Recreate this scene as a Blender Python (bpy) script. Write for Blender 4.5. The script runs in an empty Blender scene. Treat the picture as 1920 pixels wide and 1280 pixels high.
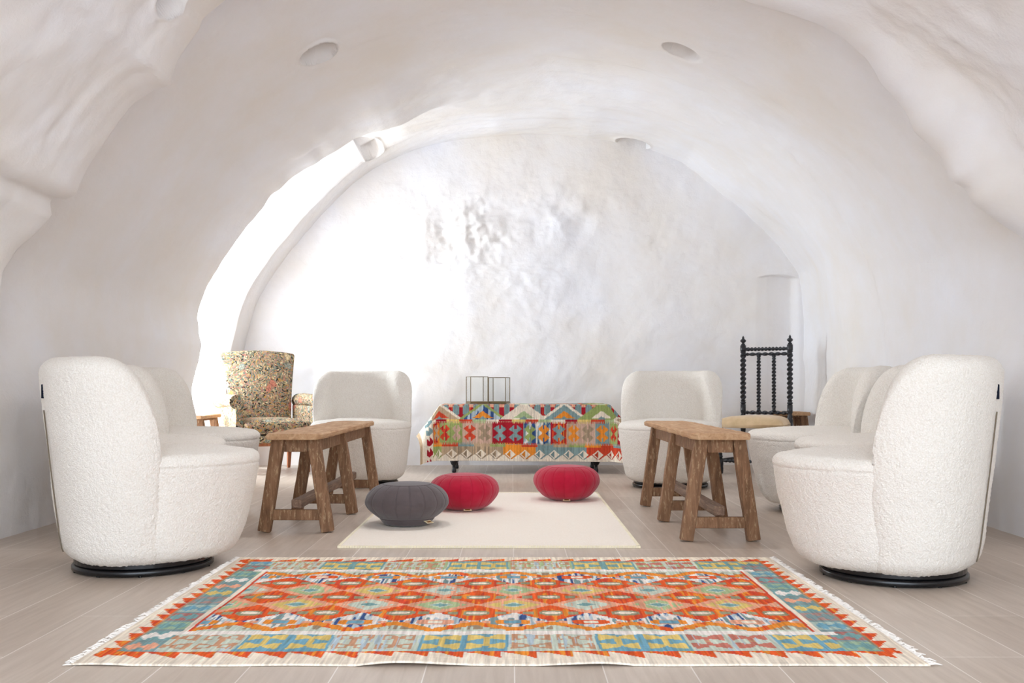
import bpy, math, random
import numpy as np
from mathutils import Vector, Matrix
sc = bpy.context.scene
C = sc.collection
PI = math.pi
random.seed(4)
# ------------------------------------------------------------------ camera, world, lights, exposure
FPX = 1900.0; EYE = 0.67; HOR = 722.0
cam = bpy.data.cameras.new('camera'); cam_o = bpy.data.objects.new('camera', cam); C.objects.link(cam_o)
cam.sensor_width = 36; cam.lens = FPX / 1920 * 36
cam.shift_y = (HOR - 640) / 1920
cam.clip_start = 0.05
cam_o.location = (0, 0, EYE); cam_o.rotation_euler = (PI / 2, 0, 0)
sc.camera = cam_o
sc.view_settings.view_transform = 'Standard'; sc.view_settings.look = 'None'
sc.view_settings.gamma = 1; sc.view_settings.use_curve_mapping = False
sc.view_settings.exposure = 0.17
w = bpy.data.worlds.new('sky'); sc.world = w; w.use_nodes = True
bg = w.node_tree.nodes['Background']; bg.inputs[0].default_value = (0.76, 0.87, 1.0, 1); bg.inputs[1].default_value = 4.3
sc.cycles.use_denoising = True
sc.cycles.max_bounces = 10; sc.cycles.diffuse_bounces = 7
sc.cycles.sample_clamp_indirect = 8


def area(name, loc, rot, sx, sy, power, col):
    l = bpy.data.lights.new(name, 'AREA'); l.shape = 'RECTANGLE'; l.size = sx; l.size_y = sy
    l.energy = power; l.color = col
    o = bpy.data.objects.new(name, l); o.location = loc; o.rotation_euler = rot; C.objects.link(o); return o


# daylight through the side doorway at the far left, and through the tall archway behind the camera
area('doorway_daylight', (-3.0, 7.62, 1.05), (0, -PI / 2, 0), 1.9, 0.7, 110, (0.82, 0.92, 1.0))
area('archway_daylight', (0, -1.6, 1.5), (PI / 2, 0, 0), 4.0, 2.4, 34, (0.86, 0.92, 1.0))


# ------------------------------------------------------------------ numpy noise
def _h(ix, iy, iz, seed):
    n = (ix * 374761393 + iy * 668265263 + iz * 2147483647 % 1000003 * 69069 + iz * 1274126177 + seed * 144665) & 0x7fffffff
    n = ((n ^ (n >> 13)) * 1274126177) & 0x7fffffff
    return ((n ^ (n >> 16)) & 0xffff) / 65535.0


def noise3(x, y, z, seed=0):
    x = np.asarray(x, float); y = np.asarray(y, float); z = np.asarray(z, float)
    x, y, z = np.broadcast_arrays(x, y, z)
    ix = np.floor(x).astype(np.int64); iy = np.floor(y).astype(np.int64); iz = np.floor(z).astype(np.int64)
    fx = x - ix; fy = y - iy; fz = z - iz
    fx = fx * fx * (3 - 2 * fx); fy = fy * fy * (3 - 2 * fy); fz = fz * fz * (3 - 2 * fz)
    r = 0
    for a in (0, 1):
        for b in (0, 1):
            for c in (0, 1):
                r = r + _h(ix + a, iy + b, iz + c, seed) * (fx if a else 1 - fx) * (fy if b else 1 - fy) * (fz if c else 1 - fz)
    return r * 2 - 1


def fbm(x, y, z, seed=0, oct=4):
    r = 0; a = 1; f = 1
    for i in range(oct):
        r = r + a * noise3(x * f, y * f, z * f, seed + i * 17); a *= 0.5; f *= 2.03
    return r


def sst(a, b, x):
    t = np.clip((x - a) / (b - a), 0, 1); return t * t * (3 - 2 * t)


# ------------------------------------------------------------------ mesh helpers
def mesh_np(name, verts, quads, smooth=True, tris=None):
    verts = np.asarray(verts, dtype=np.float32).reshape(-1, 3)
    quads = np.asarray(quads, dtype=np.int32).reshape(-1, 4)
    loops = quads.ravel(); nq = len(quads)
    starts = np.arange(nq) * 4; tot = np.full(nq, 4)
    if tris is not None and len(tris):
        tris = np.asarray(tris, dtype=np.int32).reshape(-1, 3)
        starts = np.concatenate([starts, len(loops) + np.arange(len(tris)) * 3]); tot = np.concatenate([tot, np.full(len(tris), 3)])
        loops = np.concatenate([loops, tris.ravel()])
    me = bpy.data.meshes.new(name)
    me.vertices.add(len(verts)); me.vertices.foreach_set('co', verts.ravel())
    me.loops.add(len(loops)); me.loops.foreach_set('vertex_index', loops.astype(np.int32))
    me.polygons.add(len(starts)); me.polygons.foreach_set('loop_start', starts.astype(np.int32))
    try:
        me.polygons.foreach_set('loop_total', tot.astype(np.int32))
    except Exception:
        pass
    me.polygons.foreach_set('use_smooth', np.full(len(starts), smooth))
    me.update(calc_edges=True); me.validate()
    return me


def grid_quads(n, m, wrap_m=False, flip=False, off=0):
    i = np.arange(n - 1)[:, None]; j = np.arange(m if wrap_m else m - 1)[None, :]
    j2 = (j + 1) % m
    q = np.stack([i * m + j + 0 * j2, i * m + j2, (i + 1) * m + j2, (i + 1) * m + j + 0 * j2], -1).reshape(-1, 4)
    if flip: q = q[:, ::-1]
    return q + off


def link(name, me, m, parent=None, loc=None):
    o = bpy.data.objects.new(name, me); C.objects.link(o)
    if m is not None and not me.materials: me.materials.append(m)
    if parent: o.parent = parent
    if loc is not None: o.location = loc
    return o


class MB:
    """collects simple shapes into one mesh"""
    def __init__(s): s.v = []; s.f = []

    def add(s, vs, fs):
        b = len(s.v); s.v += [tuple(v) for v in vs]; s.f += [tuple(i + b for i in f) for f in fs]

    def box(s, c, d, M=None):
        vs = [Vector((c[0] + sx * d[0] / 2, c[1] + sy * d[1] / 2, c[2] + sz * d[2] / 2)) for sx in (-1, 1) for sy in (-1, 1) for sz in (-1, 1)]
        if M is not None: vs = [M @ v for v in vs]
        s.add(vs, [(0, 1, 3, 2), (4, 6, 7, 5), (0, 4, 5, 1), (2, 3, 7, 6), (0, 2, 6, 4), (1, 5, 7, 3)])

    def beam(s, a, b, wx, wy, up=(0, 1, 0), seg=1, jit=0.0, taper=1.0):
        a = Vector(a); b = Vector(b); d = (b - a).normalized(); u = Vector(up)
        x = u.cross(d).normalized(); y = d.cross(x).normalized()
        rings = []
        for k in range(seg + 1):
            t = k / seg; p = a.lerp(b, t); sc_ = 1 + (taper - 1) * t
            q = [p + x * (sx * wx / 2 * sc_ + random.uniform(-jit, jit)) + y * (sy * wy / 2 * sc_ + random.uniform(-jit, jit)) for sx, sy in ((-1, -1), (1, -1), (1, 1), (-1, 1))]
            rings.append(q)
        vs = [v for r in rings for v in r]; fs = [(3, 2, 1, 0), tuple(4 * seg + i for i in range(4))]
        for k in range(seg):
            for i in range(4):
                j = (i + 1) % 4; fs.append((4 * k + i, 4 * k + j, 4 * k + 4 + j, 4 * k + 4 + i))
        s.add(vs, fs)

    def lathe(s, prof, seg=24, M=None, twist=None):
        """prof: (r,z) list; twist(z,ang)->radius factor and offsets"""
        vs = []
        for r, z in prof:
            for k in range(seg):
                a = 2 * PI * k / seg; ox = oy = 0
                if twist: ox, oy = twist(r, z)
                v = Vector((r * math.cos(a) + ox, r * math.sin(a) + oy, z))
                vs.append(M @ v if M is not None else v)
        n = len(prof); fs = []
        for i in range(n - 1):
            for k in range(seg):
                k2 = (k + 1) % seg; fs.append((i * seg + k, i * seg + k2, (i + 1) * seg + k2, (i + 1) * seg + k))
        fs.append(tuple(reversed(range(seg)))); fs.append(tuple((n - 1) * seg + k for k in range(seg)))
        s.add(vs, fs)

    def tube(s, pts, r, seg=8, closed=False):
        pts = [Vector(p) for p in pts]; n = len(pts); vs = []; ref = Vector((0, 0, 1))
        for i, p in enumerate(pts):
            if closed: d = pts[(i + 1) % n] - pts[i - 1]
            else: d = pts[min(i + 1, n - 1)] - pts[max(i - 1, 0)]
            d.normalize()
            rr = ref if abs(d.dot(ref)) < 0.95 else Vector((1, 0, 0))
            x = rr.cross(d).normalized(); y = d.cross(x)
            for k in range(seg):
                a = 2 * PI * k / seg; vs.append(p + (x * math.cos(a) + y * math.sin(a)) * (r[i] if isinstance(r, (list, tuple)) else r))
        fs = []
        for i in range(n if closed else n - 1):
            i2 = (i + 1) % n
            for k in range(seg):
                k2 = (k + 1) % seg; fs.append((i * seg + k, i * seg + k2, i2 * seg + k2, i2 * seg + k))
        if not closed:
            fs.append(tuple(reversed(range(seg)))); fs.append(tuple((n - 1) * seg + k for k in range(seg)))
        s.add(vs, fs)

    def build(s, name, m, parent=None, smooth=False, bevel=0, loc=None):
        me = bpy.data.meshes.new(name); me.from_pydata([tuple(v) for v in s.v], [], s.f); me.update()
        if smooth: me.polygons.foreach_set('use_smooth', [True] * len(me.polygons))
        o = link(name, me, m, parent, loc)
        if bevel:
            bm = o.modifiers.new('edge', 'BEVEL'); bm.width = bevel; bm.segments = 2; bm.limit_method = 'ANGLE'; bm.angle_limit = 0.6
            me.polygons.foreach_set('use_smooth', [True] * len(me.polygons))
            wn = o.modifiers.new('normals', 'WEIGHTED_NORMAL')
        elif smooth:
            pass
        return o


def tag(o, label, cat, group=None, kind=None):
    if label: o['label'] = label
    if cat: o['category'] = cat
    if group: o['group'] = group
    if kind: o['kind'] = kind
    return o


def thing(name, label, cat, loc=(0, 0, 0), rz=0, group=None):
    o = bpy.data.objects.new(name, None); C.objects.link(o); o.empty_display_size = 0.1
    o.location = loc; o.rotation_euler = (0, 0, rz)
    return tag(o, label, cat, group)


def struct(o): o['kind'] = 'structure'; return o


def copy_tree(o, parent=None):
    c = o.copy(); C.objects.link(c); c.parent = parent
    for ch in list(o.children): copy_tree(ch, c)
    return c


# ------------------------------------------------------------------ materials
def s2l(c):
    c = np.asarray(c, float) / 255.0
    return np.where(c <= 0.04045, c / 12.92, ((c + 0.055) / 1.055) ** 2.4)


class Mat:
    def __init__(s, name, rough=0.8, spec=0.3):
        s.m = bpy.data.materials.new(name); s.m.use_nodes = True; s.t = s.m.node_tree; s.n = s.t.nodes; s.l = s.t.links
        s.b = s.n['Principled BSDF']; s.b.inputs['Roughness'].default_value = rough
        s.b.inputs['Specular IOR Level'].default_value = spec
        s.co = None

    def coord(s, kind='Object', scale=(1, 1, 1)):
        tc = s.n.new('ShaderNodeTexCoord'); mp = s.n.new('ShaderNodeMapping'); mp.inputs['Scale'].default_value = scale
        s.l.new(tc.outputs[kind], mp.inputs[0]); return mp.outputs[0]

    def noise(s, vec, scale, detail=4, rough=0.55, dist=0.0):
        n = s.n.new('ShaderNodeTexNoise'); n.inputs['Scale'].default_value = scale; n.inputs['Detail'].default_value = detail
        n.inputs['Roughness'].default_value = rough; n.inputs['Distortion'].default_value = dist
        s.l.new(vec, n.inputs['Vector']); return n.outputs['Fac']

    def voro(s, vec, scale, feature='F1', out='Distance'):
        n = s.n.new('ShaderNodeTexVoronoi'); n.feature = feature; n.inputs['Scale'].default_value = scale
        s.l.new(vec, n.inputs['Vector']); return n.outputs[out]

    def ramp(s, fac, stops, interp='LINEAR'):
        r = s.n.new('ShaderNodeValToRGB'); r.color_ramp.interpolation = interp
        while len(r.color_ramp.elements) < len(stops): r.color_ramp.elements.new(0.5)
        for e, (p, c) in zip(r.color_ramp.elements, stops):
            e.position = p; e.color = (*s2l(c), 1)
        s.l.new(fac, r.inputs[0]); return r.outputs[0]

    def mix(s, fac, a, b, mode='MIX'):
        n = s.n.new('ShaderNodeMix'); n.data_type = 'RGBA'; n.blend_type = mode
        for sock, v in ((n.inputs['Factor'], fac), (n.inputs['A'], a), (n.inputs['B'], b)):
            if hasattr(v, 'is_output'): s.l.new(v, sock)
            elif isinstance(v, (int, float)): sock.default_value = v
            else: sock.default_value = (*s2l(v), 1)
        return n.outputs['Result']

    def math(s, op, a, b=0.0):
        n = s.n.new('ShaderNodeMath'); n.operation = op
        for i, v in enumerate((a, b)):
            if hasattr(v, 'is_output'): s.l.new(v, n.inputs[i])
            else: n.inputs[i].default_value = v
        return n.outputs[0]

    def color(s, c):
        if hasattr(c, 'is_output'): s.l.new(c, s.b.inputs['Base Color'])
        else: s.b.inputs['Base Color'].default_value = (*s2l(c), 1)
        return s

    def bump(s, h, strength=0.5, dist=0.01):
        n = s.n.new('ShaderNodeBump'); n.inputs['Strength'].default_value = strength; n.inputs['Distance'].default_value = dist
        s.l.new(h, n.inputs['Height'])
        s.l.new(n.outputs[0], s.b.inputs['Normal']); return s


def plain(name, c, rough=0.6, spec=0.4, metal=0.0):
    m = Mat(name, rough, spec); m.color(c); m.b.inputs['Metallic'].default_value = metal; return m.m


def make_plaster():
    m = Mat('white lime plaster', 0.85, 0.2); co = m.coord('Object')
    big = m.noise(co, 1.1, 5, 0.6)
    m.color(m.ramp(big, [(0.32, (235, 229, 222)), (0.68, (239, 239, 243))]))
    a = m.noise(co, 9, 6, 0.65); b = m.noise(co, 90, 3, 0.6)
    h = m.math('ADD', m.math('MULTIPLY', a, 1.0), m.math('MULTIPLY', b, 0.12))
    m.bump(h, 0.35, 0.02); return m.m


def make_floor():
    m = Mat('pale wood look tile', 0.33, 0.45); co = m.coord('Object')
    br = m.n.new('ShaderNodeTexBrick')
    br.offset = 0.37; br.offset_frequency = 2; br.squash = 1
    mp = m.n.new('ShaderNodeMapping'); mp.inputs['Rotation'].default_value = (0, 0, PI / 2)
    mp.inputs['Location'].default_value = (0.1, -0.006, 0)
    m.l.new(co, mp.inputs[0]); m.l.new(mp.outputs[0], br.inputs['Vector'])
    br.inputs['Scale'].default_value = 1; br.inputs['Brick Width'].default_value = 1.2; br.inputs['Row Height'].default_value = 0.21
    br.inputs['Mortar Size'].default_value = 0.0017; br.inputs['Mortar Smooth'].default_value = 0.2
    br.inputs['Color1'].default_value = (*s2l((190, 175, 160)), 1); br.inputs['Color2'].default_value = (*s2l((200, 186, 172)), 1)
    br.inputs['Mortar'].default_value = (*s2l((232, 224, 216)), 1)
    st = m.coord('Object', (14, 1.0, 1)); gr = m.noise(st, 3.0, 6, 0.6, 0.6)
    grc = m.ramp(gr, [(0.3, (216, 210, 204)), (0.7, (255, 255, 255))])
    m.color(m.mix(0.6, br.outputs['Color'], grc, 'MULTIPLY'))
    bl = m.noise(co, 2.2, 3)
    m.l.new(m.math('ADD', m.math('MULTIPLY', bl, 0.15), 0.3), m.b.inputs['Roughness'])
    m.bump(m.math('SUBTRACT', m.math('MULTIPLY', gr, 0.12), br.outputs['Fac']), 0.25, 0.002)
    return m.m


def make_boucle():
    m = Mat('cream boucle', 0.95, 0.12); co = m.coord('Object')
    v = m.voro(co, 190); n = m.noise(co, 110, 3, 0.6)
    m.color(m.ramp(v, [(0.1, (240, 235, 227)), (0.75, (228, 221, 210))]))
    h = m.math('ADD', m.math('MULTIPLY', v, -1.0), m.math('MULTIPLY', n, 0.8))
    m.bump(h, 0.5, 0.004)
    m.b.inputs['Sheen Weight'].default_value = 0.15
    return m.m


def make_wood(name, dark, mid, light, worn=0.35, scale=(30, 30, 3)):
    m = Mat(name, 0.75, 0.25); co = m.coord('Object', scale)
    g = m.noise(co, 1.6, 6, 0.65, 0.8)
    base = m.ramp(g, [(0.25, dark), (0.5, mid), (0.75, light)])
    c2 = m.coord('Object', (scale[0] * .8, scale[1] * .8, scale[2] * 2)); wn = m.noise(c2, 4.0, 4, 0.7)
    mask = m.ramp(wn, [(0.55, (0, 0, 0)), (0.66, (255, 255, 255))])
    f = m.math('MULTIPLY', m.n.new('ShaderNodeRGBToBW').outputs[0], worn) if False else None
    rgb = m.n.new('ShaderNodeRGBToBW'); m.l.new(mask, rgb.inputs[0])
    m.color(m.mix(m.math('MULTIPLY', rgb.outputs[0], worn), base, (200, 172, 135)))
    m.bump(m.math('ADD', g, m.math('MULTIPLY', wn, 0.5)), 0.6, 0.003); return m.m


def make_rugcol(name, sx=220, sy=220, bump=0.6):
    m = Mat(name, 0.95, 0.1)
    at = m.n.new('ShaderNodeAttribute'); at.attribute_name = 'weave'
    co = m.coord('Object', (1, 1, 1))
    n = m.noise(m.coord('Object', (160, 14, 60)), 1.0, 3, 0.6)
    tint = m.ramp(n, [(0.3, (222, 216, 210)), (0.7, (255, 255, 255))])
    m.color(m.mix(0.8, at.outputs['Color'], tint, 'MULTIPLY'))
    n2 = m.noise(m.coord('Object', (sx, sy, sx)), 1.0, 2, 0.5)
    m.bump(n2, bump, 0.003); return m.m


def make_cream_rug():
    m = Mat('cream wool rug weave', 0.95, 0.1); co = m.coord('Object', (1, 1, 1))
    n = m.noise(m.coord('Object', (150, 300, 100)), 1.0, 3, 0.6)
    m.color(m.ramp(n, [(0.3, (238, 228, 214)), (0.7, (248, 241, 231))])); m.bump(n, 0.5, 0.003); return m.m


def make_floral():
    m = Mat('floral tapestry', 0.95, 0.1); co = m.coord('Object')
    nz = m.n.new('ShaderNodeTexNoise'); nz.inputs['Scale'].default_value = 9; nz.inputs['Detail'].default_value = 3
    m.l.new(co, nz.inputs['Vector'])
    wob = m.n.new('ShaderNodeVectorMath'); wob.operation = 'MULTIPLY_ADD'
    m.l.new(nz.outputs['Color'], wob.inputs[0]); wob.inputs[1].default_value = (.12, .12, .12); m.l.new(co, wob.inputs[2])
    v = m.n.new('ShaderNodeTexVoronoi'); v.inputs['Scale'].default_value = 105; m.l.new(wob.outputs[0], v.inputs['Vector'])
    sp = m.n.new('ShaderNodeSeparateColor'); m.l.new(v.outputs['Color'], sp.inputs[0])
    c = m.ramp(sp.outputs[0], [(0, (56, 50, 44)), (.12, (112, 108, 86)), (.3, (142, 130, 116)), (.44, (168, 132, 104)), (.56, (180, 160, 124)), (.66, (160, 112, 100)), (.76, (104, 118, 108)), (.88, (176, 136, 76)), (.95, (206, 190, 150))], 'CONSTANT')
    big = m.voro(wob.outputs[0], 7.5)
    fl = m.ramp(big, [(0.0, (255, 255, 255)), (0.2, (255, 255, 255)), (0.26, (0, 0, 0))])
    bw = m.n.new('ShaderNodeRGBToBW'); m.l.new(fl, bw.inputs[0])
    bc = m.voro(wob.outputs[0], 7.5, 'F1', 'Color')
    sp2 = m.n.new('ShaderNodeSeparateColor'); m.l.new(bc, sp2.inputs[0])
    fc = m.ramp(sp2.outputs[1], [(0, (226, 206, 164)), (.25, (196, 120, 100)), (.45, (214, 168, 104)), (.65, (150, 160, 150)), (.85, (214, 178, 168))], 'CONSTANT')
    petal = m.voro(wob.outputs[0], 40, 'DISTANCE_TO_EDGE')
    pr = m.ramp(petal, [(0.0, (110, 92, 78)), (0.12, (255, 255, 255))])
    col = m.mix(m.math('MULTIPLY', bw.outputs[0], 0.8), c, m.mix(0.8, fc, pr, 'MULTIPLY'))
    m.color(col); m.bump(m.noise(co, 300, 2), 0.5, 0.002); return m.m


def make_cloth(name, c, var=10):
    m = Mat(name, 0.92, 0.12); co = m.coord('Object')
    n = m.noise(co, 260, 3, 0.6); n1 = m.noise(co, 12, 3, 0.6)
    c = np.array(c)
    col = m.ramp(n1, [(0.3, tuple(np.clip(c - var, 0, 255))), (0.7, tuple(np.clip(c + var, 0, 255)))])
    m.color(col); m.bump(n, 0.35, 0.0015)
    m.b.inputs['Sheen Weight'].default_value = 0.25
    return m.m


def make_glass():
    m = bpy.data.materials.new('clear pane glass'); m.use_nodes = True; t = m.node_tree; n = t.nodes; l = t.links
    for x in list(n): n.remove(x)
    o = n.new('ShaderNodeOutputMaterial'); tr = n.new('ShaderNodeBsdfTransparent'); gl = n.new('ShaderNodeBsdfGlossy')
    gl.inputs['Roughness'].default_value = 0.02; tr.inputs[0].default_value = (0.99, 0.995, 0.99, 1)
    fr = n.new('ShaderNodeFresnel'); fr.inputs[0].default_value = 1.4; mx = n.new('ShaderNodeMixShader')
    mu = n.new('ShaderNodeMath'); mu.operation = 'MULTIPLY'; mu.inputs[1].default_value = .3; l.new(fr.outputs[0], mu.inputs[0]); l.new(mu.outputs[0], mx.inputs[0]); l.new(tr.outputs[0], mx.inputs[1]); l.new(gl.outputs[0], mx.inputs[2]); l.new(mx.outputs[0], o.inputs[0])
    return m


M_PL = make_plaster(); M_FL = make_floor(); M_BO = make_boucle(); M_FLOR = make_floral(); M_CR = make_cream_rug()
M_WD = make_wood('weathered brown wood', (92, 66, 48), (130, 96, 70), (162, 126, 96), 0.55)
M_WT = make_wood('worn tabletop wood', (150, 112, 80), (184, 146, 110), (208, 176, 142), 0.45, (24, 3, 24))
M_WG = make_wood('grey brown weathered bar', (92, 72, 60), (124, 100, 84), (156, 132, 112), 0.3, (30, 3, 30))
M_BLK = plain('black lacquer metal', (14, 14, 17), 0.25, 0.5)
M_EB = plain('black turned wood', (22, 22, 28), 0.32, 0.5)
M_TAG = plain('cream woven label', (240, 222, 184), 0.9, 0.1)
M_TAGD = plain('brown label print', (156, 108, 62), 0.9, 0.1)
M_LBL = plain('navy fabric tab', (26, 30, 44), 0.8, 0.1)
M_ZIP = plain('taupe zip tape', (120, 108, 92), 0.8, 0.2)
M_BR = plain('aged brass', (128, 112, 84), 0.35, 0.5, 0.9)
M_GL = make_glass()
M_RED = make_cloth('crimson cotton', (172, 22, 50), 6)
M_GRY = make_cloth('charcoal cotton', (88, 78, 78), 4)
M_TAN = make_cloth('tan velvet', (206, 178, 140), 12)
M_BIND = make_cloth('cream binding yarn', (240, 230, 200), 8)
M_FRI = make_cloth('white fringe yarn', (240, 234, 226), 8)
M_RUG = make_rugcol('flatwoven kilim wool')
M_THROW = make_rugcol('flatwoven throw wool')
M_CHWD = make_wood('reddish chair wood', (120, 70, 45), (150, 92, 62), (176, 116, 84), 0.1)


# ------------------------------------------------------------------ room shell
def world(px, py, d): return (px - 960) * d / FPX, EYE + (HOR - py) * d / FPX


X0, ZC = 0.03, 0.30


def polar(pts, d):
    r = []
    for px, py in pts:
        x, z = world(px, py, d); r.append((math.degrees(math.atan2(z - ZC, x - X0)), math.hypot(x - X0, z - ZC)))
    return r


edge = polar([(431, 0), (400, 26), (383, 42), (378, 62), (352, 95), (334, 121), (322, 162), (291, 170), (257, 194), (218, 237), (190, 275), (165, 310), (140, 363), (114, 373), (88, 366), (92, 402), (60, 436), (29, 462), (0, 505),
              (1397, 0), (1470, 22), (1530, 45), (1581, 73), (1625, 111), (1650, 160), (1693, 208), (1712, 250), (1761, 290), (1772, 318), (1780, 340), (1805, 352), (1823, 383), (1870, 415), (1920, 446)], 4.35)
edge += [(165, 2.33), (172, 2.27), (180, 2.24), (15, 2.31), (8, 2.25), (0, 2.22)]
edge = np.array(sorted(edge))
nearp = np.array([(0, 2.24), (15, 2.34), (22, 2.41), (35, 2.40), (45, 2.39), (52, 2.35), (64, 2.30), (90, 2.36), (118, 2.38), (140, 2.36), (148, 2.37), (154, 2.43), (159, 2.45), (165, 2.38), (172, 2.29), (180, 2.26)])
b4 = np.array([(0, 2.24), (8, 2.28), (15, 2.36), (25, 2.46), (45, 2.46), (64, 2.44), (90, 2.45), (120, 2.49), (135, 2.44), (150, 2.43), (158, 2.46), (165, 2.38), (172, 2.30), (180, 2.26)])
b7 = polar([(371, 596), (388, 533), (421, 480), (460, 426), (513, 363), (596, 305), (678, 260), (746, 238), (385, 650), (364, 745)], 7.15)
b7 += [(0, 2.32), (15, 2.42), (30, 2.53), (50, 2.56), (70, 2.50), (85, 2.46), (96, 2.43), (104, 2.395), (180, 2.30)]
b7 = np.array(sorted(b7))
bc = polar([(1281, 307), (1354, 368), (1412, 416), (1460, 460), (1499, 513), (460, 640), (484, 560), (560, 450), (625, 380), (700, 320), (790, 280), (930, 256), (1100, 262), (1210, 280)], 8.5)
bc += [(0, 2.41), (14, 2.49), (170, 2.33), (180, 2.30)]
bc = np.array(sorted(bc))


def P(tab, th): return np.interp(th, tab[:, 0], tab[:, 1])


def vault_R(th, y):
    Re = P(edge, th); Rn = P(nearp, th); R4 = P(b4, th); R7 = P(b7, th); R7 = R7 + sst(105, 120, th) * (.014 * noise3(th * .16, 0 * th, 0 * th, 301) + .008 * noise3(th * .45, 0 * th, 0 * th, 302)); Rc = P(bc, th)
    right = th < 90
    k = np.where(right, sst(4.04, 4.32, y), sst(3.3, 4.3, y) * sst(161, 146, th) + sst(4.05, 4.32, y) * sst(146, 161, th))
    Rnear = Rn + (Re - Rn) * k
    t47 = np.clip((y - 4.4) / 2.75, 0, 1)
    wl = sst(86, 116, th); kk = sst(0.28, 0.95, t47)
    RB = R4 + (R7 - R4) * kk
    RB = RB + (Rc - RB) * (wl * sst(7.18, 7.35, y) + (1 - wl) * sst(7.0, 8.3, y))
    RB = RB + .36 * np.exp(-np.maximum(y - 4.37, 0) / .30) * (sst(98, 112, th) * sst(174, 160, th) + sst(74, 60, th) * sst(8, 20, th))
    # soft creases along the right and upper side of the vault
    RB = RB + 0.045 * (sst(6.35, 6.5, y + 0.05 * np.sin(th * .13)) - sst(6.5, 7.4, y)) * sst(100, 80, th) * sst(5, 25, th)
    R = np.where(y < 4.35, Rnear, Rnear + (RB - Rnear) * sst(4.35, 4.39, y))
    rec = sst(109, 134, th) * 0.55
    R = R + rec * sst(7.15, 7.20, y) * (1 - sst(8.06, 8.12, y))
    return R


LIGHTS = [(598, 101, .105), (1277, 95, .105), (693, 273, .085), (1183, 277, .13), (330, -12, .105)]
holes = []
for px, py, r in LIGHTS:
    dx = (px - 960) / FPX; dz = (HOR - py) / FPX; y = 3.0
    while y < 8.4:
        x = dx * y; z = EYE + dz * y; th = math.degrees(math.atan2(z - ZC, x - X0))
        if math.hypot(x - X0, z - ZC) > float(vault_R(np.array(th), np.array(y))): break
        y += 0.01
    holes.append((x, y, z, th, r))
for hx_ in (-.5, .5): holes.append((hx_, 4.95, 2.74, math.degrees(math.atan2(2.44, hx_ - X0)), .09))  # extra openings above the view, added to house the fill lamps


def dense(base, centers, half, fine):
    keep = [v for v in base if all(abs(v - c) > half for c in centers)]
    for c in centers: keep += list(np.arange(c - half, c + half + 1e-6, fine))
    keep = np.array(sorted(keep)); d = np.diff(keep); return keep[np.concatenate([[True], d > fine * 0.45])]


for k_, (hx_, hy_, hz_, ht_, hr_) in enumerate(holes[-2:]):  # invented lamps out of view, added to brighten the middle of the room
    l_ = bpy.data.lights.new('added_fill_lamp', 'AREA'); l_.shape = 'DISK'; l_.size = .09; l_.energy = 11.0; l_.color = (0.97, .97, 1.0)
    o_ = bpy.data.objects.new('added_fill_lamp', l_); C.objects.link(o_)
    d_ = Vector((math.cos(math.radians(ht_)), 0, math.sin(math.radians(ht_))))
    o_.location = Vector((X0, hy_, ZC)) + d_ * (float(vault_R(np.array(ht_), np.array(hy_))) + .115); o_.rotation_euler = (-d_).to_track_quat('-Z', 'Y').to_euler()
ys = list(np.arange(-1.0, 3.3, 0.07)) + list(np.arange(3.3, 8.56, 0.028))
ys += list(np.arange(4.345, 4.40, 0.006)) + list(np.arange(7.14, 7.215, 0.006)) + list(np.arange(8.05, 8.13, 0.006))
ys = np.array(sorted(ys)); ys = ys[np.concatenate([[True], np.diff(ys) > 0.0028])]
ys = dense(ys, [h[1] for h in holes], 0.14, 0.008)
ths = np.concatenate([np.arange(0, 180.01, 0.55)])
ths = dense(ths, [h[3] for h in holes], 3.6, 0.2)
zl = np.linspace(0, ZC, 16)
nth = len(ths)
# columns: right wall from floor up, arc, left wall down
thc = np.concatenate([np.zeros(15), ths, np.full(15, 180.0)])
zoff = np.concatenate([zl[:-1] - ZC, np.zeros(nth), zl[::-1][1:] - ZC])
TH, Y = np.meshgrid(thc, ys); ZO = np.meshgrid(zoff, ys)[0]
R = vault_R(TH, Y)
tr = np.radians(TH)
bx = X0 + R * np.cos(tr); bz = ZC + R * np.sin(tr) + ZO
arc = TH * 0.042
dis = 0.022 * fbm(bx * 0.9, Y * 0.9, bz * 0.9, 3, 3) + 0.009 * sst(8, 40, TH) * sst(172, 140, TH) * fbm(arc * 1.2, Y * 4.5, 0 * Y, 9, 3) + 0.0035 * fbm(bx * 9, Y * 9, bz * 9, 5, 3)
near = sst(4.4, 4.0, Y)
dis = dis + near * (0.02 * fbm(bx * 2.6, Y * 2.2, bz * 2.6, 21, 3) + 0.006 * fbm(bx * 14, Y * 14, bz * 14, 31, 2))
for hx, hy, hz, hth, hr in holes:
    da = (TH - hth) * PI / 180 * 2.45; dy = Y - hy
    q = np.sqrt(da ** 2 + (dy * (1.0 + 0.0)) ** 2)
    dis = dis * (1 - sst(hr * 1.3, hr, q)) + sst(hr * 1.04, hr * 0.92, q) * 0.13
R2 = R + dis * np.where(ZO < 0, 1, 1)
vx = X0 + R2 * np.cos(tr); vz = ZC + np.where(ZO < 0, 0, R2 * np.sin(tr)) + ZO
V = np.stack([vx, Y, vz], -1).reshape(-1, 3)
ny, nc = TH.shape
Q = grid_quads(ny, nc)
cen = V[Q].mean(1); thq = TH.ravel()[Q].mean(1)
keep = ~((cen[:, 0] < -2.5) & (cen[:, 1] > 7.28) & (cen[:, 1] < 7.97) & (cen[:, 2] < 1.98))
Q = Q[keep]; thq = thq[keep]
full = mesh_np('full', V, Q)
nrm = np.zeros(len(V) * 3, np.float32); full.vertex_normals.foreach_get('vector', nrm); nrm = nrm.reshape(-1, 3)


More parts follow.
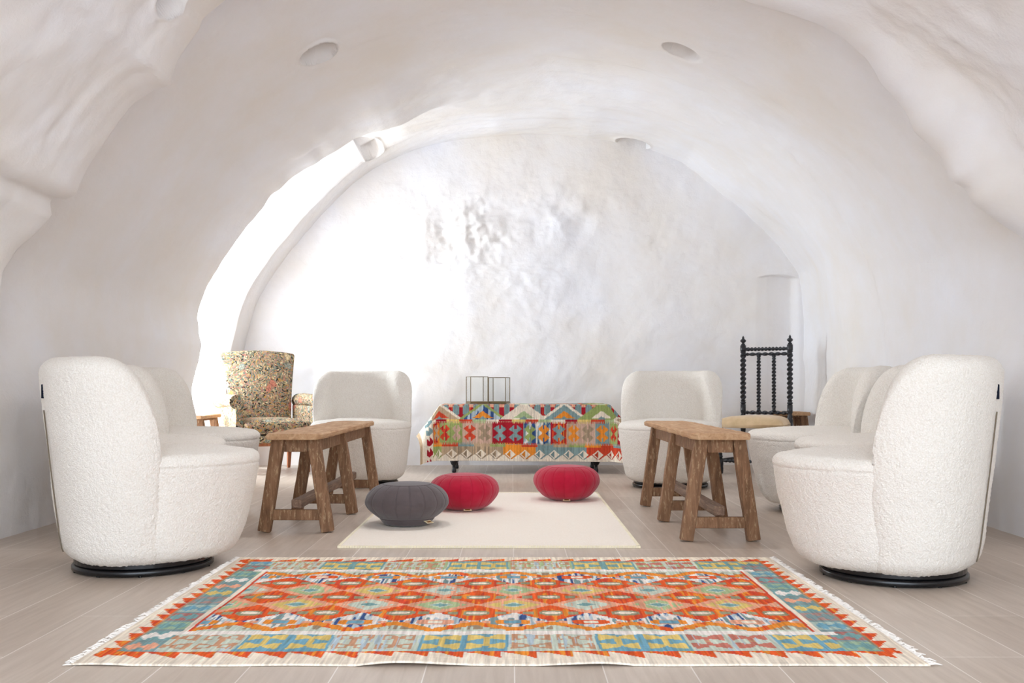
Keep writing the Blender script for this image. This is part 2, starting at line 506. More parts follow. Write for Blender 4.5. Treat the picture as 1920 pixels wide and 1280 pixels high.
def sub(name, mask):
    q = Q[mask]; idx, inv = np.unique(q, return_inverse=True); inv = inv.reshape(-1, 4)
    me = mesh_np(name, V[idx], inv)
    if len(me.vertices) == len(idx): me.normals_split_custom_set_from_vertices(nrm[idx])
    return struct(link(name, me, M_PL))


sub('wall_right', thq < 32); sub('ceiling', (thq >= 32) & (thq < 148)); sub('wall_left', thq >= 148)
bpy.data.meshes.remove(full)

# back wall with rough rock patches and the shallow recess in the right corner
gx = np.concatenate([np.arange(-2.95, 2.0, 0.016), np.arange(2.0, 2.4, 0.006), np.arange(2.4, 2.95, 0.016)])
gz = np.concatenate([np.arange(0, 1.5, 0.016), np.arange(1.5, 1.7, 0.005), np.arange(1.7, 3.0, 0.016)])
GX, GZ = np.meshgrid(gx, gz)


def blob(cx, cz, rx, rz): return np.exp(-(((GX - cx) / rx) ** 2 + ((GZ - cz) / rz) ** 2))


rock = blob(-1.15, 1.75, .30, .09) + blob(-.45, 1.9, .36, .25) + 0.8 * blob(-.32, 2.0, .2, .2) + .4 * blob(.5, 2.1, .4, .2) + .35 * blob(1.3, 1.85, .35, .16) + .35 * blob(.15, 1.5, .3, .3) + 0.15 * blob(0, 2.2, 1.6, .3)
dy = 0.02 * fbm(GX * 1.3, GZ * 1.3, 0 * GX, 40, 3) + rock * (0.026 * fbm(GX * 5, GZ * 6, 0 * GX, 41, 4) + 0.013 * np.abs(fbm(GX * 16, GZ * 18, 0 * GX, 42, 3))) + 0.003 * fbm(GX * 11, GZ * 11, 0 * GX, 43, 3)
nich = sst(2.04, 2.16, GX) * (1 - sst(1.585, 1.60, GZ + 0.03 * ((GX - 2.22) / .2) ** 2))
dy = dy + nich * 0.05 * (1 - sst(2.33, 2.42, GX))
nich2 = sst(-1.9, -1.6, GX)
dy = dy - 0.02 * sst(.98, .86, GZ + .03 * GX) * sst(-.2, -.8, GX)
Vb = np.stack([GX, 8.5 + dy, GZ], -1).reshape(-1, 3)
struct(link('wall_back', mesh_np('wall_back', Vb, grid_quads(*GX.shape)), M_PL))
f = MB(); f.box((0, 2.6, -0.05), (9, 13, 0.1)); struct(f.build('floor', M_FL))
# outer reveal of the side doorway at the far left
d = MB(); d.box((-3.05, 7.24, 1.0), (0.5, 0.08, 2.1)); d.box((-3.05, 8.02, 1.0), (0.5, 0.08, 2.1)); d.box((-3.05, 7.63, 2.02), (0.5, 0.86, 0.08))
struct(d.build('door_1', M_PL))


# ------------------------------------------------------------------ boucle swivel chairs
def chair_meshes():
    NE = 2.35

    def outline(phi, z, inset=0.0):
        """phi measured from the back (0) to the front (pi)"""
        ab = np.interp(z, [.05, .15, .40, .67, .80], [.275, .295, .325, .355, .362])
        af = np.interp(z, [.05, .15, .30, .42, .80], [.33, .375, .415, .435, .435])
        b = np.interp(z, [.05, .15, .40, .80], [.295, .315, .35, .355])
        r = .045 * (1 - np.sqrt(np.clip(1 - np.clip((.105 - z) / .055, 0, 1) ** 2, 0, 1)))
        r = r + inset
        c = np.cos(phi); s_ = np.sin(phi)
        a = np.where(c > 0, ab, af) - r
        n = np.where(c > 0, 2.5, 2.25)
        x = -np.sign(c) * a * np.abs(c) ** (2 / n); y = np.sign(s_) * (b - r) * np.abs(s_) ** (2 / n)
        return x, y

    # seat body
    prof = [(z, 0.0) for z in np.linspace(.052, .375, 62)]
    prof += [(.381, .001), (.385, .004), (.389, .001)]
    for a in np.linspace(0, PI / 2, 12): prof.append((.392 + .038 * math.sin(a), .045 * (1 - math.cos(a))))
    for t in np.linspace(0.03, 1, 40): prof.append((.430 + .022 * (1 - (1 - t) ** 2), .045 + .30 * t))
    prof = [(.054, .32), (.052, .2), (.050, .1), (.050, .03)] + prof
    pz = np.array([p[0] for p in prof]); pi_ = np.array([p[1] for p in prof])
    ph = np.linspace(0, 2 * PI, 430, endpoint=False)
    PH, PZ = np.meshgrid(ph, pz); PI2 = np.meshgrid(ph, pi_)[1]
    backside = sst(-0.04, 0.12, np.cos(PH))
    PZ = np.where(PZ > .1, .1 + (PZ - .1) * 1.025, PZ)
    x, y = outline(PH, np.minimum(PZ, .43), np.minimum(PI2, .27) + backside * .012)
    kx = np.where(PI2 > .27, np.clip((.345 - PI2) / .075, 0, 1), 1); x = x * kx + 0.02 * (1 - kx); y = y * kx
    Vs = np.stack([x, y, PZ], -1)
    Vs[..., 2] += np.where(PI2 > .1, 0, 0)
    seat_v = Vs.reshape(-1, 3); seat_q = grid_quads(len(pz), len(ph), True)
    # backrest shell
    npp = 380; u = np.linspace(-1, 1, npp); p = np.sin(u * PI / 2) * 0.35 + u * 0.65
    p = np.sign(p) * (1 - (1 - np.abs(p)) ** 1.25)
    phm = np.radians(87); phi = p * phm
    xo, yo = outline(phi, np.full(npp, .6))
    HX = np.clip((xo + .26) / (xo.max() + .26), 0, 1); H = .37 + .412 * (1 - HX ** 2.35) ** (1 / 2.35)
    H = np.maximum(H, .365)
    t = .125 * np.clip(1 - np.abs(p) ** 10, 0.02, 1) ** .5 * np.clip(.55 + (H - .36) * 2.2, 0, 1)
    no, ncap, ni = 120, 22, 66
    rows = []
    for k in range(no): rows.append(('o', k / no))
    for k in range(ncap + 1): rows.append(('c', k / ncap))
    for k in range(1, ni + 1): rows.append(('i', k / ni))
    L = []
    endin = .016 * np.abs(p) ** 26 - .002
    for kind, s_ in rows:
        rc = np.minimum(t * .5, .06); zc = H - rc
        if kind == 'o': z = .052 + (zc - .052) * s_; ins = 0 * t
        elif kind == 'c': a = PI * s_; z = zc + rc * math.sin(a); ins = t * .5 * (1 - math.cos(a))
        else: z = zc + (.33 - zc) * s_; ins = t + 0.0 * s_
        x, y = outline(phi, z, 0)
        # inward direction = toward the axis of the seat
        nx = -x * 1.05 - .02; nyy = -y; ln = np.sqrt(nx ** 2 + nyy ** 2) + 1e-6
        xx, yy = outline(phi, z, ins + endin * (z < 9))
        L.append(np.stack([xx, yy, z], -1))
    Vb_ = np.stack(L, 1)  # npp x rows
    nr = Vb_.shape[1]; back_v = Vb_.reshape(-1, 3); back_q = grid_quads(npp, nr)
    # close the two ends
    out = []
    for (vv, qq, name) in ((seat_v, seat_q, 'seat'), (back_v, back_q, 'backrest')):
        me = mesh_np(name + '_tmp', vv, qq); nn = np.zeros(len(vv) * 3, np.float32); me.vertex_normals.foreach_get('vector', nn); nn = nn.reshape(-1, 3)
        bpy.data.meshes.remove(me)
        c = vv - np.array([0, 0, .3]);
        sgn = 1.0
        lump = .0035 * fbm(vv[:, 0] * 7, vv[:, 1] * 7, vv[:, 2] * 7, 51, 2)
        nub = .0016 * noise3(vv[:, 0] * 150, vv[:, 1] * 150, vv[:, 2] * 150, 61) + .0010 * noise3(vv[:, 0] * 190, vv[:, 1] * 190, vv[:, 2] * 190, 62)
        out.append(mesh_np(name, vv + nn * (lump + nub)[:, None], qq))
    # fix orientation (bump needs outward normals only for shading; cycles is two sided)
    zx, zy = [], []
    zz = np.linspace(.09, .60, 40); x, y = outline(np.zeros(40), zz); zipp = [(xx - .0065, 0.012, z - .012) for xx, z in zip(x, zz)]
    return out, zipp, outline


(SEAT_ME, BACK_ME), ZIP_PTS, OUTL = chair_meshes()


def make_chair():
    t = thing('swivel_armchair', 'x', 'armchair', group='cream boucle swivel armchairs around the rugs')
    link('seat', SEAT_ME, M_BO, t, (0, 0, -.006)); link('backrest', BACK_ME, M_BO, t, (0, 0, -.006))
    m = MB(); m.lathe([(.0, .004), (.254, .004), (.258, .008), (.258, .020), (.252, .026), (.215, .028), (.21, .022), (0, .022)], 72)
    b = m.build('swivel_base', M_BLK, t, smooth=False); b['label'] = 'black metal swivel ring base'
    b.data.polygons.foreach_set('use_smooth', [True] * len(b.data.polygons))
    for k in range(10):
        a = k * 2 * PI / 10; m = MB(); m.lathe([(.006, .0), (.007, .001), (.007, .006), (.005, .007)], 10, Matrix.Translation((.248 * math.cos(a), .248 * math.sin(a), 0))); m.build('foot_stud', M_BLK, b, smooth=True)
    m = MB(); m.lathe([(.0, .022), (.24, .022), (.25, .03), (.25, .058), (0, .058)], 48); m.build('swivel_plate', M_BLK, b, smooth=False)
    m = MB(); m.tube(ZIP_PTS, .0026, 6); z = m.build('zip', M_ZIP, t, smooth=True); z['label'] = 'thin taupe zip down the centre of the back'
    x, y = OUTL(np.array([0.0]), np.array([.65]))
    m = MB(); m.box((float(x[0]) - .004, 0.015, .655), (.010, .010, .05)); l = m.build('fabric_tab', M_LBL, t, bevel=.002); l['label'] = 'dark navy fabric tab sewn to the back'
    return t


R_ = math.radians
CH = [(-1.365, 3.76, 35, 'cream boucle armchair nearest the camera on the left, its back towards the wall'),
      (-1.72, 4.60, -15, 'boucle armchair directly behind the foremost left armchair, mostly hidden by it'),
      (-1.775, 5.43, -3, 'boucle armchair third along the left wall, its seat reaching in front of the floral chair'),
      (-1.02, 6.87, -86, 'cream boucle armchair behind the left wooden bench, facing the camera beside the floral armchair'),
      (1.345, 3.58, 143, 'cream boucle armchair nearest the camera on the right, tall back turned towards the right wall'),
      (1.71, 4.60, 188, 'beige-shaded boucle armchair directly behind the foremost right armchair, mostly hidden by it'),
      (1.685, 5.42, 180, 'boucle armchair third along the right wall, its seat in front of the black twisted chair'),
      (1.05, 6.73, -104, 'cream boucle armchair behind the right wooden bench, facing the camera beside the draped table')]
proto = make_chair()
for i, (x, y, a, lab) in enumerate(CH):
    o = proto if i == 0 else copy_tree(proto)
    o.scale = (.965, .965, .99); o.location = (x, y, 0); o.rotation_euler = (0, 0, R_(a)); o['label'] = lab


# ------------------------------------------------------------------ wooden benches
def bench(loc, rz, L, fr, label, h=.462, wtop=.25, bar=True, feet=.145):
    """fr: y positions of the leg frames from the front end; length along local +y"""
    t = thing('wooden_bench', label, 'bench', loc, rz, 'rustic wooden benches')
    random.seed(int(L * 1000) + int(loc[0] * 100))
    # plank top with worn uneven edge
    m = MB(); n = 26; vs = []
    for k in range(n + 1):
        y = L * k / n; e = .012 if k in (0, n) else 0
        jl = random.uniform(-.004, .004); jr = random.uniform(-.004, .004)
        for z, s_ in ((h - .026, .004), (h - .018, 0), (h - .006, 0), (h, .007)):
            vs.append((-wtop / 2 + s_ + jl + e, y, z + random.uniform(-.0012, .0012)))
        for xx in (-wtop / 4, 0, wtop / 4): vs.append((xx, y, h + random.uniform(-.001, .001)))
        for z, s_ in ((h, .007), (h - .006, 0), (h - .018, 0), (h - .026, .004)):
            vs.append((wtop / 2 - s_ + jr - e, y, z + random.uniform(-.0012, .0012)))
    r = 11; fs = []
    for k in range(n):
        for j in range(r): j2 = (j + 1) % r; fs.append((k * r + j, k * r + j2, (k + 1) * r + j2, (k + 1) * r + j))
    fs.append(tuple(reversed(range(r)))); fs.append(tuple(n * r + j for j in range(r)))
    m.add(vs, fs); o = m.build('bench_top', M_WT, t); o['label'] = 'lighter worn plank top'
    xt = wtop / 2 - .045
    for i, y in enumerate(fr):
        for s_ in (-1, 1):
            m = MB(); m.beam((s_ * feet, y, .004), (s_ * xt, y, h - .026), .056, .044, seg=7, jit=.0012); m.build('leg', M_WD, t, bevel=.004)
        z = .08; xz = feet + (xt - feet) * z / h
        m = MB(); m.beam((-xz, y, z), (xz, y, z), .030, .048, up=(0, 0, 1), seg=4, jit=.001) if False else m.box((0, y, z), (2 * xz - .045, .028, .048)); m.build('crossbar', M_WD, t, bevel=.003)
    for s_ in (-1, 1):
        for a, b in zip(fr[:-1], fr[1:]): m = MB(); m.box((s_ * (xt - .002), (a + b) / 2, h - .058 + (0 if bar else .022)), (.022, b - a - .048, .060 if bar else .016)); m.build('side_apron', M_WD, t, bevel=.003)
    for y in (fr[0], fr[-1]):
        m = MB(); m.box((0, y, h - .056 + (0 if bar else .022)), (2 * xt - .05, .03, .058 if bar else .014)); m.build('end_apron', M_WD, t, bevel=.003)
    if bar:
        m = MB(); m.beam((0, fr[0] - .0, .128), (0, fr[-1] + .03, .128), .05, .042, up=(0, 0, 1), seg=8, jit=.002)
        b = m.build('long_stretcher', M_WG, t, bevel=.008); b['label'] = 'grey-brown bar running lengthwise between the legs'
    return t


bench((-.985, 4.53, 0), R_(-.8), 1.68, [.09, .74, 1.55], 'rustic six-legged wooden bench on the left, beside the charcoal floor cushion', .452)
bench((.895, 4.28, 0), R_(.6), 1.56, [.08, .70, 1.33], 'rustic six-legged wooden bench on the right, beside the foremost right armchair', .466)
bench((-2.36, 7.30, 0), R_(0), .50, [.08, .42], 'small wooden bench glimpsed in the bright opening left of the floral armchair', .452, .26, False)
bench((2.255, 8.06, 0), R_(0), .34, [.06, .27], 'small wooden bench just right of the black twisted chair, mostly hidden', .455, .25, False, .13)


# ------------------------------------------------------------------ floor cushions
def cushion(loc, rad, h, mat, label, band, tag_ang, rz=0, squash=1.0):
    t = thing('floor_cushion', label, 'cushion', loc, rz, 'round pleated floor cushions')
    if band: prof = [(0, 0), (.50, 0), (.575, .03), (.60, .10), (.655, .155), (.70, .19), (.84, .30), (.95, .42), (1.0, .54), (.975, .66), (.90, .78), (.78, .885), (.62, .955), (.585, .962), (.55, .972), (.3, .995), (0, 1)]
    else: prof = [(0, 0), (.42, 0), (.56, .035), (.72, .12), (.87, .27), (.96, .41), (1.0, .54), (.985, .66), (.93, .77), (.82, .87), (.66, .94), (.60, .955), (.56, .966), (.3, .994), (0, 1)]
    pr = np.array(prof); s_ = np.concatenate([[0], np.cumsum(np.hypot(np.diff(pr[:, 0]) * rad, np.diff(pr[:, 1]) * h))]); ss = np.linspace(0, s_[-1], 150)
    rr = np.interp(ss, s_, pr[:, 0]); zz = np.interp(ss, s_, pr[:, 1])
    k = np.ones(9) / 9
    rs = np.convolve(np.pad(rr, 4, mode='edge'), k, 'valid'); zs = np.convolve(np.pad(zz, 4, mode='edge'), k, 'valid'); rs[0] = rr[0]; rs[-1] = 0
    zs -= zs.min()
    ang = np.linspace(0, 2 * PI, 360, endpoint=False); A, RR = np.meshgrid(ang, rs * rad); ZZ = np.meshgrid(ang, zs * h)[1]
    NP = 18; ph = (A / (2 * PI) * NP) % 1.0
    mid = sst(.52, .64, RR / rad) * sst(.20 if band else .06, .30 if band else .16, ZZ / h)
    seam = np.exp(-((np.minimum(ph, 1 - ph)) / .022) ** 2)
    puff = .004 * np.sin(ph * PI)
    top = (ZZ / h > .5)
    circ = np.exp(-((RR / rad - .60) / .012) ** 2) * (ZZ / h > .8)
    base = np.exp(-((ZZ / h - .17) / .012) ** 2) * (1 if band else 0)
    off = mid * (puff * .35 - .0032 * seam) - .003 * circ - .006 * base
    wr = .002 * fbm(A * 3, ZZ * 20, 0 * A, 71, 3)
    RRo = RR + off + wr * (RR / rad)
    Z2 = ZZ - .004 * mid * seam * top - .003 * circ
    Vv = np.stack([RRo * np.cos(A), RRo * np.sin(A), Z2], -1).reshape(-1, 3)
    link('cushion_cover', mesh_np('cushion_cover', Vv, grid_quads(150, 360, True)), mat, t)
    a = tag_ang; q = MB(); r0 = rad * (.62 if band else .56)
    Mx = Matrix.Rotation(a, 4, 'Z') @ Matrix.Translation((r0 + .012, 0, .012 + (.012 if band else 0))) @ Matrix.Rotation(R_(20), 4, 'Y')
    q.box((0, 0, 0), (.035, .042, .0016), Mx); lb = q.build('fabric_label', M_TAG, t); lb['label'] = 'small cream label at the base'
    q = MB(); q.box((.006, 0, .0013), (.012, .026, .001), Mx); q.build('label_print', M_TAGD, lb)
    return t


RT = .0085
cushion((-.50, 4.83, RT), .200, .200, M_GRY, 'charcoal grey round pleated floor cushion at the front left of the cream rug', True, R_(-38))
cushion((-.255, 5.42, RT), .186, .192, M_RED, 'crimson round floor cushion just behind the charcoal one', False, R_(-85), .1)
cushion((.317, 5.88, RT), .192, .200, M_RED, 'crimson round floor cushion standing alone in front of the draped table', False, R_(-96), .05)


# ------------------------------------------------------------------ woven patterns
PAL = {k: s2l(v) for k, v in dict(orange=(232, 98, 46), amber=(240, 150, 58), salmon=(236, 172, 142), sage=(158, 158, 128), mint=(206, 217, 202), cream=(244, 232, 214), white=(244, 238, 232),
       teal=(126, 170, 172), blue=(120, 172, 194), navy=(62, 90, 144), ochre=(228, 202, 122), rose=(206, 128, 112), sky=(186, 204, 214), green=(160, 176, 108), crimson=(172, 36, 50), redor=(214, 78, 52),
       tan=(196, 170, 140), pinktan=(208, 174, 156), taupe=(166, 146, 122), slate=(134, 160, 162), brown=(204, 156, 124), palegr=(178, 198, 150)).items()}


def put(col, mask, name): col[mask] = PAL[name]


def stripes(u, v, seed, f=160): return noise3(u * f, v * 9, 0 * u, seed)


def motif(a, b):
    B = np.abs(b); A = np.abs(a)
    m = (A < .86 - 1.55 * np.abs(B - .44)) & ~((A < .13) & (B > .46))
    return m | ((A < .16) & (B < .3))


def jag(v, s=.009): return np.floor(v / s) * s + s / 2


def floor_kilim(U, V):
    n = len(U); col = np.tile(PAL['cream'], (n, 1))
    wob = .004 * noise3(U * 9, V * 9, 0 * U, 5)
    U0 = U; Uj = jag(U + wob, .008); Vj = jag(V + wob + .002 * noise3(U * 60, V * 3, 0 * U, 4), .006)
    dv = np.abs(Vj - .76); au = np.abs(Uj); sg = np.sign(Vj - .76)
    # outer cream with sawtooth
    per = .088
    saw_f = ((Uj / per) % 1.0); outer = .648 + .058 * saw_f
    put(col, (dv < outer) & (dv >= .64) & (au < 1.0), 'orange')
    sawv = ((Vj / .075) % 1.0); outs = .962 + .042 * sawv
    put(col, (au < outs) & (au >= .93) & (dv < .69), 'orange')
    st = stripes(U, V, 11); mo = (au >= .93) | (dv >= .64)
    isor = (np.abs(col - PAL['orange']).sum(1) < 1e-6)
    put(col, isor & (st > .45), 'amber'); put(col, isor & (st < -.55), 'redor')
    # teal border frame
    fr = (au < .957) & (dv < .645); put(col, fr, 'teal')
    # front/back cell rows
    row = fr & (dv > .45)
    W = .23; idx = np.floor((Uj + .0) / W - .08); fu = (Uj / W - .08) - idx; odd = (idx % 2) == 1
    c2 = (fu * 2) % 1.0; a = (c2 * 2 - 1) * 1.12; b = ((dv - .548) / .085)
    mot = motif(b * .98, a) if False else motif(a, b)
    mot2 = (np.abs(b) < .88) & (((np.abs(np.abs(a) - .52) < .42 - .0) & (np.abs(np.abs(b) - .52) < .40 * (1 - .75 * np.abs(np.abs(a) - .95)))) | ((np.abs(a) < .14) & (np.abs(b) < .55)))
    put(col, row & ~odd, 'mint'); put(col, row & odd, 'blue')
    put(col, row & odd & mot2, 'ochre'); put(col, row & ~odd & mot2, 'brown')
    put(col, row & ~odd & (np.abs(np.abs(a) - .52) < .16) & (np.abs(np.abs(b) - .52) < .16), 'mint')
    sn = noise3(idx * 7.3, 0 * U, 0 * U, 8); put(col, row & ~odd & mot2 & (sn > 0.1) & (np.abs(b) > .1), 'rose')
    put(col, row & (st > .5) & odd & ~mot2, 'teal'); put(col, row & ~odd & (st < -.6), 'sky')
    # far border reads greener
    far = row & (sg > 0); put(col, far & odd & ~mot2, 'teal'); put(col, far & ~odd & ~mot2, 'mint'); put(col, far & ~odd & ~mot2 & (st > .1), 'palegr')
    # side border
    side = fr & (au > .865) & (dv <= .645)
    q = Vj / .11; qi = np.floor(q); bf = (q - qi) * 2 - 1; af = (au - .911) / .044
    bgc = np.array([PAL[k] for k in ('teal', 'palegr', 'rose', 'teal', 'mint', 'slate', 'redor')]); mc = np.array([PAL[k] for k in ('ochre', 'teal', 'slate', 'white', 'blue', 'salmon', 'teal')])
    qk = (qi.astype(int) * 5 + (U > 0) * 3) % 7
    col[side] = bgc[qk[side]] * .6 + PAL['teal'] * .4
    mm = side & (np.abs(bf) < .8) & (np.abs(af) < .85) & ((np.abs(bf) + np.abs(np.abs(af) - .5) * 1.4) < .75)
    col[mm] = mc[qk[mm]]
    put(col, side & (np.abs(np.abs(bf) - .92) < .1), 'slate')
    put(col, fr & (np.abs(au - .955) < .006), 'taupe')
    # inner lines
    inn = (au < .865) & (dv < .475); put(col, inn & (dv < .47), 'cream'); put(col, (au < .852) & (dv < .455), 'redor')
    fld = (au < .842) & (dv < .455)
    jw = dv < .455 + .012 * (((Uj / .055) % 1.0) > .5)
    put(col, (au < .90) & (dv >= .44) & (dv < .468 + .014 * np.abs(((Uj / .11) % 1.0) - .5) * 2), 'white')
    p = .219; uo = -.078
    a = (Uj - uo) / p; ai = np.round(a); a = a - ai; b = (Vj - .76) / p; bi = np.round(b); b = b - bi
    A = np.abs(a); B = np.abs(b); r = A + B; red = r < .475
    pk = np.floor((Uj - uo) / p); pj = np.floor((Vj - .76) / p)
    put(col, fld & red, 'orange')
    st2 = stripes(U, V, 13, 110)
    put(col, fld & red & (st2 > .35), 'redor'); put(col, fld & red & (st2 < -.5), 'amber')
    put(col, fld & red & (A < .38) & (A > .24) & (B < .09), 'sage')
    put(col, fld & red & (A < .17) & (B < .13) & (r < .24), 'sage')
    put(col, fld & red & (A * .6 + B < .10) & (B < .07) & (A < .13), 'cream')
    rp = 1 - r; pa = .5 - A; pb = .5 - B
    alt = ((pk + pj * 2) % 3); pale = fld & ~red
    put(col, pale, 'salmon'); put(col, pale & (rp < .455) & (rp > .42) & False, 'cream')
    put(col, pale & (rp < .36) & (alt == 0), 'palegr'); put(col, pale & (rp < .36) & (alt == 1), 'ochre'); put(col, pale & (rp < .36) & (alt == 2), 'mint')
    put(col, pale & (rp < .36) & (st2 > .5), 'salmon')
    put(col, pale & (rp < .17), 'mint'); put(col, pale & (pa * .8 + pb < .11), 'teal')
    # mixed half medallion rows
    mix = fld & (dv > .22) & ((~red) | (dv > .315))
    sv = stripes(U, V, 17, 95)
    put(col, mix, 'white'); put(col, mix & (sv > .18), 'sky'); put(col, mix & (sv > .5), 'navy'); put(col, mix & (sv < -.4), 'slate')
    cm = noise3(pk * 3.1 + 50 * (sg > 0), 0 * U, 0 * U, 9)
    pbv = np.abs(dv - .33) / p
    fig = mix & (pa < .23) & (pbv < .13) & ((pa + pbv) < .30)
    put(col, fig, 'orange'); put(col, fig & (cm > .2), 'amber'); put(col, fig & (cm < -.3), 'salmon')
    put(col, mix & (pa < .40) & (pa > .3) & (pbv < .06), 'salmon')
    put(col, fig & (pa < .09) & (pbv < .06), 'cream'); put(col, fig & (pa < .12) & (pbv < .09) & (cm > .2), 'blue')
    # amber zigzag
    tri = np.abs(((Uj - uo) / p + 1000) % 1.0 - .5) * 2   # 0 at pale centres, 1 at red centres
    z0 = .402 - .082 * tri; z0 = jag(z0, .008)
    beyond = fld & (dv >= z0); put(col, beyond, 'amber'); put(col, beyond & (st2 > .4), 'orange')
    b2 = fld & (dv >= z0 + .047); put(col, b2, 'mint'); put(col, b2 & (dv < .418), 'taupe'); put(col, b2 & (dv < .418) & (st2 > 0), 'mint')
    put(col, fld & (dv > .435), 'white')
    # yarn variation
    g = 1 + .20 * stripes(U, V, 23, 240)[:, None] + .08 * stripes(U, V, 24, 90)[:, None] + .05 * noise3(U * 30, V * 300, 0 * U, 29)[:, None]
    return np.clip(col * g, 0, 1)


def table_kilim(S, T):
    """S across the table, T from the front fold downwards (negative on top)"""
    n = len(S); Sj = jag(S, .006); Tj = jag(T, .005); st = stripes(S, T, 31, 120); st2 = stripes(S, T, 33, 70)
    col = np.tile(PAL['tan'], (n, 1))
    cells = [(801, 'redor', 'tan'), (823, 'green', 'redor'), (846, 'green', 'pinktan'), (867, 'pinktan', 'redor'), (895, 'pinktan', 'taupe'), (923, 'crimson', 'slate'), (952, 'crimson', 'slate'), (981, 'sky', 'green'),
             (1006, 'sky', 'amber'), (1033, 'redor', 'slate'), (1062, 'pinktan', 'amber'), (1089, 'pinktan', 'taupe'), (1115, 'slate', 'amber'), (1143, 'green', 'redor'), (1170, 'crimson', 'cream'), (1200, 'tan', 'green'), (1230, 'tan', 'green')]
    toS = lambda px: (px - 960) / 247.0
    bounds = [toS(c[0]) for c in cells] + [9]
    ci = np.searchsorted(bounds, Sj, side='right') - 1
    # left end wraps: continue the list on the part folded over the side
    row = (Tj > .13) & (Tj < .295)
    for k, (px, bgc, mc) in enumerate(cells):
        lo, hi = bounds[k], bounds[k + 1] if k < len(cells) - 1 else bounds[k] + .12
        m = row & (Sj >= lo) & (Sj < hi); a = ((Sj - lo) / (hi - lo)) * 2 - 1; b = (Tj - .212) / .07
        put(col, m, bgc)
        if bgc == 'sky': put(col, m & (st2 > .0), 'navy'); put(col, m & (st2 < -.4), 'white'); put(col, m & (np.abs(st2) < .2), 'slate')
        if bgc == 'redor': put(col, m & (st > .3), 'crimson'); put(col, m & (st < -.4), 'amber')
        if bgc in ('pinktan', 'green'): put(col, m & (st > .45), 'tan')
        mm = m & motif(a, b); put(col, mm, mc)
        if mc == 'redor': put(col, mm & (st > .2), 'crimson')
    # medallion roofs row and its repeats on the table top
    up = Tj <= .112
    tt = np.where(Tj > 0, .112 - Tj, .112 - Tj)  # height above the base line
    tm = np.mod(tt, .24); tm = np.where(tm > .12, .24 - tm, tm)
    roofs = [(740, 'green', 'amber'), (822, 'tan', 'redor'), (905, 'sky', 'amber'), (982, 'cream', 'palegr'), (1058, 'slate', 'amber'), (1128, 'green', 'cream'), (1200, 'tan', 'crimson'), (1270, 'slate', 'amber')]
    put(col, up, 'crimson'); put(col, up & (st > .3), 'redor')
    per = .0775
    g1 = np.abs(((Sj / per) % 1) - .5) * 2; put(col, up & (np.abs(tm - .075) < .02 + .03 * (1 - g1)) & (g1 < .6), 'slate')
    put(col, up & (tm > .095) & (g1 > .6), 'salmon')
    for px, c1, c2 in roofs:
        s0 = toS(px); da = np.abs(Sj - s0) / .155
        inside = up & (tm / .112 < 1.02 - da * 1.0); put(col, inside, c1)
        if c1 == 'sky': put(col, inside & (st2 > .1), 'navy')
        put(col, up & inside & (tm / .112 < .62 - da * 1.0) & (tm > .012), c2)
        put(col, up & inside & (tm / .112 < .26 - da * 1.0), 'slate')
        gl = up & (np.abs(tm / .112 - (1.12 - da)) < .10); put(col, gl, 'green' if px in (905, 1128) else 'cream')
    # combs
    tooth = ((Sj / .0135) % 1) > .5
    cb = (Tj > .112) & (Tj <= .14); segc = np.floor(Sj / .10).astype(int) % 5
    cc = np.array([PAL[k] for k in ('ochre', 'redor', 'palegr', 'cream', 'crimson')])
    mk = cb & ((Tj < .126) | tooth); col[mk] = cc[segc[mk]]
    cb2 = (Tj > .285) & (Tj <= .315); s3 = np.floor(Sj / .12 + .4).astype(int) % 5
    cc2 = np.array([PAL[k] for k in ('amber', 'redor', 'slate', 'tan', 'green')]); mk = cb2 & ((Tj > .30) | tooth); col[mk] = cc2[s3[mk]]
    # band and running hooks
    bd = Tj > .315
    px = Sj * 247 + 960
    bcol = np.where(px[:, None] < 828, PAL['green'], np.where(px[:, None] < 943, PAL['tan'], np.where(px[:, None] < 1004, PAL['amber'], np.where(px[:, None] < 1100, PAL['slate'], PAL['redor']))))
    bcol = np.where((px[:, None] > 850) & (px[:, None] < 943) & (st[:, None] > 0), PAL['taupe'], bcol)
    col[bd] = bcol[bd]
    per = .1105; f = ((S + .62) / per) % 1.0; tc = .372
    ramp = tc + .045 - .075 * np.where(f > .5, (f - .5), f + .5) ** 1.0
    put(col, bd & (Tj > ramp), 'cream')
    dia = np.abs(f - .5) / .36 + np.abs(T - tc) / .036
    put(col, bd & (dia < 1), 'cream'); ind = bd & (dia < .72) & (f < .5); col[ind] = bcol[ind] * .8
    rim = bd & (dia >= 1) & (dia < 1.22) & (T > tc); col[rim] = bcol[rim] * .7
    put(col, Tj > .412, 'cream')
    # end border on the left
    end = Sj < toS(799) - .0
    for sgn_, lim in ((-1, toS(799)), (1, toS(1262))):
        e = (Sj * sgn_ > lim * sgn_) & True
        w_ = np.abs(Sj - lim) / .10; g = ((Tj + .03) / .085) % 1.0; q = np.floor((Tj + .03) / .085)
        put(col, e, 'cream'); tri = e & (w_ < .95) & (np.abs(g - .5) < .45 * (1 - np.abs(w_ - .5) * .9)) & (g > .5 - (w_ % .5))
        put(col, tri, 'slate'); put(col, tri & (q >= 3), 'crimson'); put(col, e & (w_ > 1.6), 'tan')
    g = 1 + .24 * stripes(S, T, 23, 180)[:, None]
    return np.clip(col * g, 0, 1)


def set_col(me, col):
    at = me.color_attributes.new('weave', 'FLOAT_COLOR', 'POINT')
    a = np.ones((len(me.vertices), 4), np.float32); a[:, :3] = col; at.data.foreach_set('color', a.ravel())


